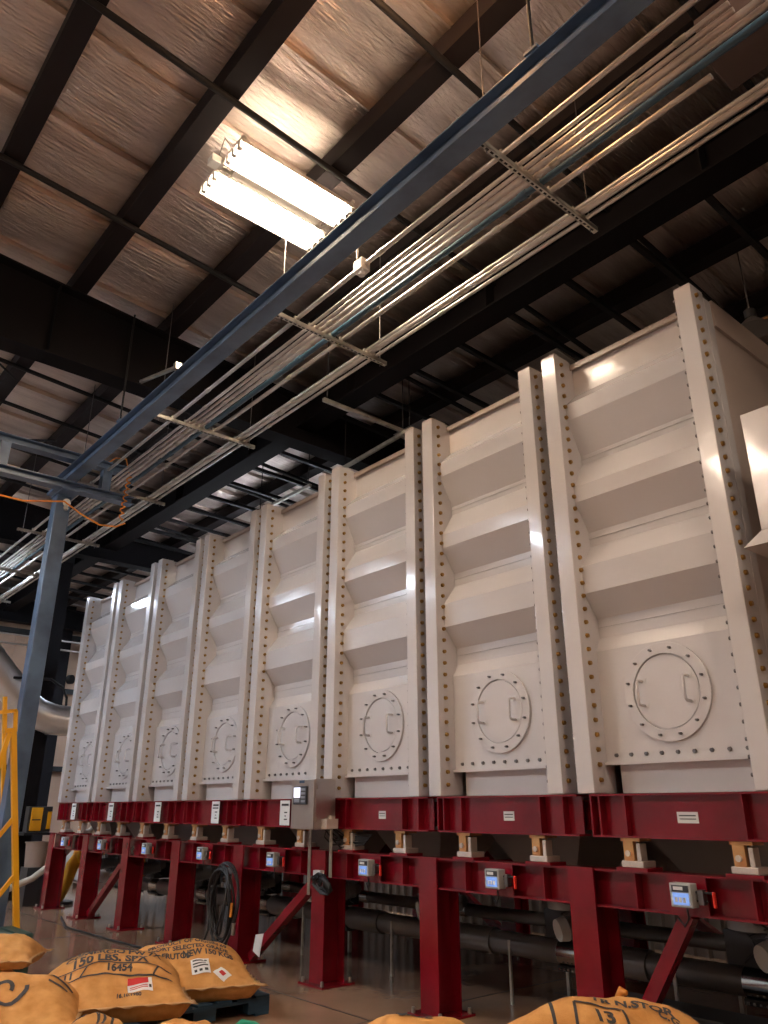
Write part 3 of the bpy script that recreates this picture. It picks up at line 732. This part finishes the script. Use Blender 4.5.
for i, (z_, y_) in enumerate(((4.85, 3.3), (5.25, 3.0))):
    tag(MB().cyl((-17.5 - i, -3, z_ + .1), (-17.5 - i, 9, z_), .02, 8).build('water_pipe', 'conduit'), ['thin pale pipe crossing behind the blue column, lower one', 'thin pale pipe crossing behind the blue column, upper one'][i], 'pipe')
t = thing('building_column', (-16.7, 5.05, 0), 'black steel building column behind the silver duct', 'column')
MB().box(-16.66, -16.64, 4.90, 5.22, 0, 6.62).box(-16.84, -16.82, 4.90, 5.22, 0, 6.62).box(-16.82, -16.66, 5.05, 5.07, 0, 6.62).build('shaft', 'girder', t)
t = thing('battery_charger', (-15.95, 5.3, 1.1), 'orange and black battery charger mounted on the black column', 'charger')
MB().box(-15.95, -15.72, 4.82, 5.24, 1.2, 1.64).build('case', 'dark', t, bevel=.01)
MB().box(-15.72, -15.69, 4.86, 5.06, 1.22, 1.62).build('front_plate', 'yellow', t, bevel=.006)
MB().box(-15.70, -15.68, 5.15, 5.22, 1.25, 1.55).build('side_plate', 'yellow', t)
MB().box(-15.69, -15.68, 4.88, 5.03, 1.4, 1.42).build('slot', 'dark', t)
MB().box(-16.6, -15.6, 4.75, 5.3, 1.15, 1.19).build('shelf', 'bar', t)
t = thing('waste_bin', (-15.7, 5.35, 0), 'brown round bin on a stand below the orange charger', 'bin')
MB().cyl((-15.7, 5.05, .62), (-15.7, 5.05, 1.02), .17, 18, .2).build('tub', 'bucket', t)
MB().cyl((-15.7, 5.05, 1.02), (-15.7, 5.05, 1.04), .22, 18).build('rim', 'bucket', t)
MB().box(-15.9, -15.5, 4.88, 5.22, 0, .62).build('stand', 'dark', t)
tag(MB().tube([(-15.2, 3.9, .2), (-15.2, 4.5, .32), (-15.25, 4.9, .46), (-15.35, 5.4, .80), (-15.5, 5.75, 1.1), (-15.6, 6.1, 1.32), (-15.8, 6.5, 1.6)], .055, 10).build('suction_hose', 'whitehose'), 'thick pale hose rising behind the leftmost red legs', 'hose')

t = thing('rolling_ladder', (-9.9, 2.6, 0), 'yellow rolling platform ladder at the left edge, partly out of view', 'ladder')
Xl = -9.85
def bar(n_, a, b, w_=.05): MB().obox(a, b, w_, w_).build(n_, 'yellow', t)
bar('front_rail', (Xl, 3.12, .12), (Xl, 2.70, 2.45), .06)
bar('rear_rail', (Xl, 2.66, 2.42), (Xl, 2.38, .5))
bar('top_cap', (Xl, 2.60, 2.44), (Xl, 2.73, 2.46))
bar('far_rail', (Xl - .6, 3.12, .12), (Xl - .6, 2.70, 2.9), .045)
bar('guard_post', (Xl, 2.72, 2.44), (Xl, 2.69, 2.68), .04)
bar('guard_rail', (Xl, 2.70, 2.68), (Xl, 1.3, 2.40), .04)
bar('diagonal', (Xl, 2.86, 1.50), (Xl, 2.5, .98), .045); bar('diagonal', (Xl, 2.98, .92), (Xl, 2.6, .38), .045)
for i, z_ in enumerate((.4, .8, 1.2, 1.6, 2.0)):
    MB().box(Xl - .62, Xl - .03, 1.5 + i * .15, 1.7 + i * .15, z_, z_ + .03).build('step', 'yellow', t)
for xx in (Xl, Xl - .6): MB().cyl((xx - .03, 3.13, .06), (xx + .03, 3.13, .06), .06, 12).build('wheel', 'rubber', t)

t = thing('robot_arm', (-15.5, 5.6, 0), 'yellow industrial robot arm seen between the far left red legs', 'robot')
mb = MB().tube([(-15.5, 6.0, .95), (-15.5, 5.85, .80), (-15.5, 5.66, .62), (-15.5, 5.6, .35), (-15.5, 5.45, .05)], .1, 12, True, [.14, .17, .12, .10, .11]).build('lower_arm', 'yellow', t)
MB().obox((-15.5, 5.9, .85), (-15.6, 6.9, 1.0), .24, .22).build('upper_arm', 'yellow', t, bevel=.03)
MB().cyl((-15.6, 5.85, .8), (-15.3, 5.85, .8), .17, 16).build('joint', 'yellow', t)
MB().cyl((-15.5, 5.5, 0), (-15.5, 5.5, .05), .25, 16).build('base', 'dark', t)
t = thing('tool_head', (-14.8, 6.8, .8), 'yellow gripper head with a red knob beyond the second red leg', 'machine')
mb = MB().add([(-14.95, 6.5, 1.05), (-14.2, 6.9, 1.05), (-14.35, 6.8, .75), (-14.3, 6.85, .45), (-14.85, 6.55, .45), (-14.8, 6.6, .75),
               (-15.05, 6.8, 1.05), (-14.3, 7.2, 1.05), (-14.45, 7.1, .75), (-14.4, 7.15, .45), (-14.95, 6.85, .45), (-14.9, 6.9, .75)],
              [(0, 5, 4, 3, 2, 1), (6, 7, 8, 9, 10, 11), (0, 1, 7, 6), (1, 2, 8, 7), (2, 3, 9, 8), (3, 4, 10, 9), (4, 5, 11, 10), (5, 0, 6, 11)]).build('head', 'yellow', t, bevel=.02)
MB().cyl((-14.95, 6.45, .62), (-14.95, 6.45, .80), .05, 10).build('knob', 'handle', t)
for q in range(4): MB().box(-14.85 + q * .14, -14.80 + q * .14, 6.6 + .07 * q, 6.65 + .07 * q, .18, .45).build('finger', 'boltdark', t)
t = thing('wrapped_pallet', (-18.5, 7.4, 0), 'pallet load in pale stretch wrap far behind the leftmost legs', 'pallet load')
MB().box(-19.1, -17.9, 6.8, 8.0, .14, .8).build('load', 'wrap', t, bevel=.04)
for q in range(5): MB().box(-19.1, -17.9, 6.8 + q * .27, 6.9 + q * .27, .10, .13).build('slat', 'bucket', t)
for q in range(3): MB().box(-19.1 + q * .55, -19.0 + q * .55, 6.8, 8.0, 0, .10).build('bearer', 'bucket', t)
t = thing('work_table', (-13.6, 7.6, 0), 'low metal work table cluttered with small parts beneath the far bins', 'table')
MB().box(-14.4, -12.6, 7.0, 8.2, .50, .54).build('table_top', 'steel', t)
for a, b in ((-14.35, 7.05), (-12.65, 7.05), (-14.35, 8.15), (-12.65, 8.15)): MB().box(a - .02, a + .02, b - .02, b + .02, 0, .5).build('leg', 'steel', t)
random.seed(5)
for q in range(6):
    xx = -14.2 + q * .28; yy = 7.2 + random.random() * .5; h = .08 + random.random() * .18
    tag(MB().box(xx, xx + .16, yy, yy + .15, .54, .54 + h).build('parts_carton', ['wrap', 'bucket', 'paper', 'cell', 'zinc', 'paper'][q], bevel=.005), ['pale wrapped', 'brown', 'white', 'cream', 'brass coloured', 'second white'][q] + ' small carton on the low work table beneath the far bins', 'carton', 'cartons on the low work table')

# ================================================================ SACKS
def text_mesh(s, size, off=.012):
    cu = bpy.data.curves.new('lettering_curve', 'FONT'); cu.body = s; cu.size = size; cu.align_x = 'CENTER'; cu.align_y = 'CENTER'; cu.offset = off * size * 3.2; cu.resolution_u = 3
    ob = bpy.data.objects.new('lettering_curve', cu); col.objects.link(ob)
    dg = bpy.context.evaluated_depsgraph_get(); me = bpy.data.meshes.new_from_object(ob.evaluated_get(dg))
    vs = [v.co.copy() for v in me.vertices]; fs = [list(p.vertices) for p in me.polygons]
    bpy.data.objects.remove(ob); bpy.data.curves.remove(cu); bpy.data.meshes.remove(me)
    # split long edges so that the letters follow the bulge of the sack
    import bmesh
    bm = bmesh.new(); bv = [bm.verts.new(v) for v in vs]
    for f in fs:
        try: bm.faces.new([bv[i] for i in f])
        except ValueError: pass
    bmesh.ops.triangulate(bm, faces=bm.faces)
    for _ in range(2):
        es = [e for e in bm.edges if e.calc_length() > .03]
        if es: bmesh.ops.subdivide_edges(bm, edges=es, cuts=1)
    bmesh.ops.triangulate(bm, faces=bm.faces)
    bm.verts.index_update()
    r = ([tuple(v.co) for v in bm.verts], [[v.index for v in f.verts] for f in bm.faces]); bm.free(); return r
def make_sack(name, loc, rot, L, W, H, label, texts=(), strokes=(), stickers=(), seed=1, tilt=0., roll=0., droop=0.):
    t = thing(name, loc, label, 'sack', 'burlap sacks of beans'); t.rotation_euler = (roll, tilt, rot)
    if not True: pass
    def top(u, v):
        a = max(0, 1 - abs(u) ** 2.6); b = max(0, 1 - abs(v) ** 2.4)
        h = H * (a ** .6) * (max(0., math.sin(PI * min(1, max(0, (v + 1) / 2)) ** 1.7)) ** .75)
        x_ = L / 2 * u * (1 - .07 * (1 - abs(v) ** 2)); y_ = W / 2 * v * (1 - .10 * abs(u) ** 2 * (1 - abs(u)) - .05 * (1 - u * u))
        n_ = noise.noise(Vector((u * 2.2, v * 2.2, seed))) * .035 + noise.noise(Vector((u * 6, v * 6, seed + 5))) * .012
        corner = (abs(u) ** 4)
        z_ = .28 * H + (h * .78 + n_ * (a * b) ** .3) + droop * (u * u) - .0 * corner
        return Vector((x_, y_, z_))
    def bot(u, v):
        p = top(u, v); a = max(0, 1 - abs(u) ** 2.6) * max(0, 1 - abs(v) ** 2.4)
        return Vector((p.x, p.y, .28 * H + droop * u * u - min(.28 * H, .9 * H * a ** .5)))
    N1, N2 = 41, 31
    mb = MB().grid(N1, N2, lambda a, b: top(2 * a - 1, 2 * b - 1))
    mb.grid(N1, N2, lambda a, b: bot(1 - 2 * a, 2 * b - 1))
    bd_ = mb.build('body', 'burlap'); bd_.parent = t
    # stitched hem all round, with rabbit-ear corners
    path = []
    K = 36
    for i in range(K): path.append((-1 + 2 * i / K, -1))
    for i in range(K): path.append((1, -1 + 2 * i / K))
    for i in range(K): path.append((1 - 2 * i / K, 1))
    for i in range(K): path.append((-1, 1 - 2 * i / K))
    vs = []; random.seed(seed); n = len(path)
    for i, (u, v) in enumerate(path):
        p = top(u, v); c = Vector((0, 0, p.z)); d = (p - c).normalized()
        ear = .03 * (abs(u) ** 8 * abs(v) ** 8)
        wv = .010 * math.sin(i * 1.3 + seed) + random.uniform(-.003, .003)
        vs += [p + Vector((0, 0, .006)), p + d * (.028 + ear) + Vector((0, 0, wv)), p - Vector((0, 0, .006))]
    fs = []
    for i in range(n):
        j = (i + 1) % n
        fs += [(i * 3, i * 3 + 1, j * 3 + 1, j * 3), (i * 3 + 1, i * 3 + 2, j * 3 + 2, j * 3 + 1)]
    h_ = MB().add(vs, fs, True).build('hem', 'burlapseam'); h_.parent = t
    def on(x_, y_, lift=.004):
        u = max(-.985, min(.985, x_ / (L / 2) / .95)); v = max(-.985, min(.985, y_ / (W / 2) / .96))
        p = top(u, v); e = .01
        nrm = (top(u + e, v) - top(u - e, v)).cross(top(u, v + e) - top(u, v - e)).normalized()
        return p + nrm * lift
    if texts or strokes:
        mb = MB()
        for s_, size, cx_, cy_, rz in texts:
            vs, fs = text_mesh(s_, size); c_, s2 = math.cos(rz), math.sin(rz)
            mb.add([on(cx_ + x_ * c_ - y_ * s2, cy_ + x_ * s2 + y_ * c_) for x_, y_, _ in vs], fs)
        for pts, wd in strokes:
            P2 = []
            for i in range(len(pts) - 1):
                a = Vector(pts[i]); b = Vector(pts[i + 1]); m_ = max(1, int((b - a).length / .02))
                P2 += [a.lerp(b, q / m_) for q in range(m_)]
            P2.append(Vector(pts[-1])); vs = []
            for i, p in enumerate(P2):
                d = (P2[min(i + 1, len(P2) - 1)] - P2[max(i - 1, 0)]).normalized(); nn = Vector((-d.y, d.x)) * wd / 2
                vs += [on(*(p + nn)), on(*(p - nn))]
            mb.add(vs, [(2 * i, 2 * i + 2, 2 * i + 3, 2 * i + 1) for i in range(len(P2) - 1)])
        o_ = mb.build('printed_lettering', 'ink'); o_.parent = t; o_['kind'] = 'stuff'
    for (cx_, cy_, w_, h2, rz, m_, rows) in stickers:
        def q(a, b, lift=.006): 
            a *= w_; b *= h2; return on(cx_ + a * math.cos(rz) - b * math.sin(rz), cy_ + a * math.sin(rz) + b * math.cos(rz), lift)
        o_ = MB().grid(6, 6, lambda a, b: q(a - .5, b - .5)).build('label_sticker', m_); o_.parent = t
        mb = MB()
        for (a0, a1, b0, b1, mm) in rows:
            mb.use(mm); mb.grid(5, 3, lambda a, b: q(a0 + (a1 - a0) * a - .5, b0 + (b1 - b0) * b - .5, .008))
        if rows:
            s2 = mb.build('sticker_print', None); s2.parent = o_; s2['kind'] = 'stuff'
    return t
R50 = math.radians(49.6)
rows4 = [(.1, .9, .82, .92, 'ink'), (.1, .8, .62, .70, 'ink'), (.1, .9, .45, .53, 'ink'), (.15, .3, .12, .3, 'ink'), (.42, .58, .12, .3, 'ink'), (.7, .88, .12, .3, 'ink')]
make_sack('burlap_sack', (-6.80, 3.56, .145), math.radians(70), 1.16, .84, .36, 'burlap sack on the blue pallet, rows of small print and two white stickers',
          texts=[('NW A COOP 7 KG', .06, .06, .13, 0), ('PRODUCT OF ORIGIN 69', .06, .02, .065, 0), ('EXPORT SELECTED GRADE', .06, .0, .0, 0), ('OBR FRUTOS', .065, -.17, -.07, 0), ('NEW 150 KGS', .07, .18, -.06, 0), ('AFA BOM', .055, -.30, -.14, 0), ('8SC', .13, -.44, -.02, 1.2)],
          stickers=[(.10, -.20, .15, .15, 0, 'paper', rows4), (.27, -.27, .11, .11, .75, 'paper', [(.3, .7, .3, .7, 'inkred')])], seed=3)
make_sack('burlap_sack', (-6.60, 2.84, .145), math.radians(68), 1.16, .86, .38, 'large front sack printed 150 LBS, with 11 / 16454 and a red and white sticker',
          texts=[('LIMONCOOP DE LA', .085, .0, .17, 0), ('COMERCIO PW 7X', .085, .0, .09, 0), ('150 LBS. SPX', .105, -.03, .0, 0), ('11', .08, -.33, -.095, 0), ('16454', .08, .04, -.095, 0), ('16.10.1980', .04, .12, -.31, 0)],
          strokes=[([(-.47, -.05), (.45, -.05)], .012), ([(-.47, -.145), (.45, -.145)], .012), ([(-.24, -.14), (-.20, -.055)], .014), ([(.30, -.14), (.34, -.055)], .014)],
          stickers=[(.20, -.225, .18, .12, .05, 'paper', [(0, .85, .55, 1.0, 'inkred'), (.1, .8, .34, .40, 'inkred'), (.1, .8, .2, .26, 'inkred'), (.85, .95, .2, .4, 'ink')])], seed=8)
make_sack('burlap_sack', (-6.45, 2.0, .145), math.radians(64), 1.08, .80, .33, 'burlap sack at the left edge with a large dark spiral mark',
          strokes=[([(.02 + (.03 + .016 * a) * math.cos(a), -.05 + (.03 + .016 * a) * math.sin(a)) for a in [k * .35 for k in range(20)]], .03), ([(.28, .12), (.45, .10)], .03), ([(.28, .05), (.42, .03)], .02)], seed=12)
make_sack('burlap_sack', (-8.6, 2.45, .25), math.radians(56), .95, .62, .24, 'burlap sack lying farther back at the left edge, upper of two', seed=21)
make_sack('burlap_sack', (-8.5, 2.30, .0), math.radians(56), .95, .62, .27, 'burlap sack farther back at the left edge, lower of two', seed=24)
make_sack('burlap_sack', (-5.78, 2.36, .0), math.radians(35), .56, .44, .30, 'pale sack corner with dark curved stripes in front of the large sack', strokes=[([(.0 + r_ * math.cos(a), -.0 + r_ * math.sin(a)) for a in [k * .3 for k in range(0, 11)]], .018) for r_ in (.06, .10, .15)], seed=31)
make_sack('burlap_sack', (-5.68, 3.00, .0), math.radians(64), .62, .42, .20, 'crumpled frayed burlap sack lying below the blue pallet', seed=35)
make_sack('burlap_sack', (-2.40, 3.40, .44), math.radians(56), 1.15, .90, .31, 'burlap sack at the bottom right with the number 13 in a printed box',
          texts=[('13', .10, -.05, -.02, -.1), ('TR N.STOR', .075, .12, .08, -.30), ('C.G. 50/777', .055, .34, -.05, -.5), ('EXPORT', .05, .40, .06, -.5)],
          strokes=[([(-.16, .07), (.06, .04), (.04, -.13), (-.20, -.10), (-.16, .07)], .014), ([(-.26, .12), (-.32, -.25)], .016), ([(-.26, .12), (-.16, .13)], .014)], seed=41)
make_sack('burlap_sack', (-2.86, 2.62, .44), math.radians(55), .85, .6, .28, 'burlap sack edge just left of the sack marked 13', texts=[('CAFE', .07, .0, .1, 0)], seed=47)
tag(MB().tube([(-5.72, 3.40, .02), (-5.73, 3.46, .07), (-5.73, 3.50, .12), (-5.72, 3.58, .08), (-5.70, 3.66, .02)], .05, 8, True, [.07, .06, .03, .05, .06]).build('green_cloth', 'greencloth'), 'scrap of green cloth in front of the blue pallet', 'cloth')
t = tag(MB().tube([(-3.50, 5.0, .38), (-3.47, 5.0, .44), (-3.45, 5.0, .475), (-3.41, 5.0, .47)], .03, 8, True, [.015, .028, .03, .015]).build('work_glove', 'orangecord'), 'orange work glove or rag hanging on the red brace behind the 13 sack', 'glove')

# ================================================================ PALLETS
def pallet(name, x0, x1, y0, y1, z, m, label, h=.145):
    t = thing(name, ((x0 + x1) / 2, (y0 + y1) / 2, z), label, 'pallet')
    n = 7; w_ = (y1 - y0) / (n + (n - 1) * .35)
    for i in range(n):
        a = y0 + i * w_ * 1.35; MB().box(x0, x1, a, a + w_, z + h - .02, z + h).build('deck_board', m, t, bevel=.003)
    for i in range(3):
        a = y0 + i * (y1 - y0 - w_) / 2; MB().box(x0, x1, a, a + w_, z, z + .02).build('bottom_board', m, t, bevel=.003)
    for i in range(3):
        a = x0 + i * (x1 - x0 - .09) / 2
        MB().box(a, a + .09, y0, y1, z + h - .042, z + h - .02).build('stringer', m, t)
        for j in range(3):
            b = y0 + j * (y1 - y0 - .2) / 2; MB().box(a, a + .09, b, b + .2, z + .02, z + h - .042).build('block', m, t)
    return t
pallet('pallet', -7.36, -6.33, 2.92, 4.12, 0, 'palletblue', 'dark blue wooden pallet under the printed burlap sack')
pallet('pallet', -7.3, -6.1, 1.45, 2.88, 0, 'palletblue', 'dark blue pallet under the large front sacks, mostly hidden')
pallet('pallet', -9.75, -9.05, 1.9, 3.0, .27, 'palletgreen', 'dark green plastic pallet end behind the left sacks')
pallet('pallet', -9.75, -9.05, 1.9, 3.0, .0, 'palletgreen', 'lower dark green pallet at the left edge')
pallet('pallet', -3.1, -1.9, 2.2, 3.7, .0, 'palletblue', 'pallet under the sacks at the bottom right')
pallet('pallet', -3.1, -1.9, 2.2, 3.7, .145, 'palletblue', 'second pallet stacked under the sacks at the bottom right')
pallet('pallet', -3.1, -1.9, 2.2, 3.7, .29, 'palletblue', 'topmost pallet of the stack under the sacks at the bottom right')
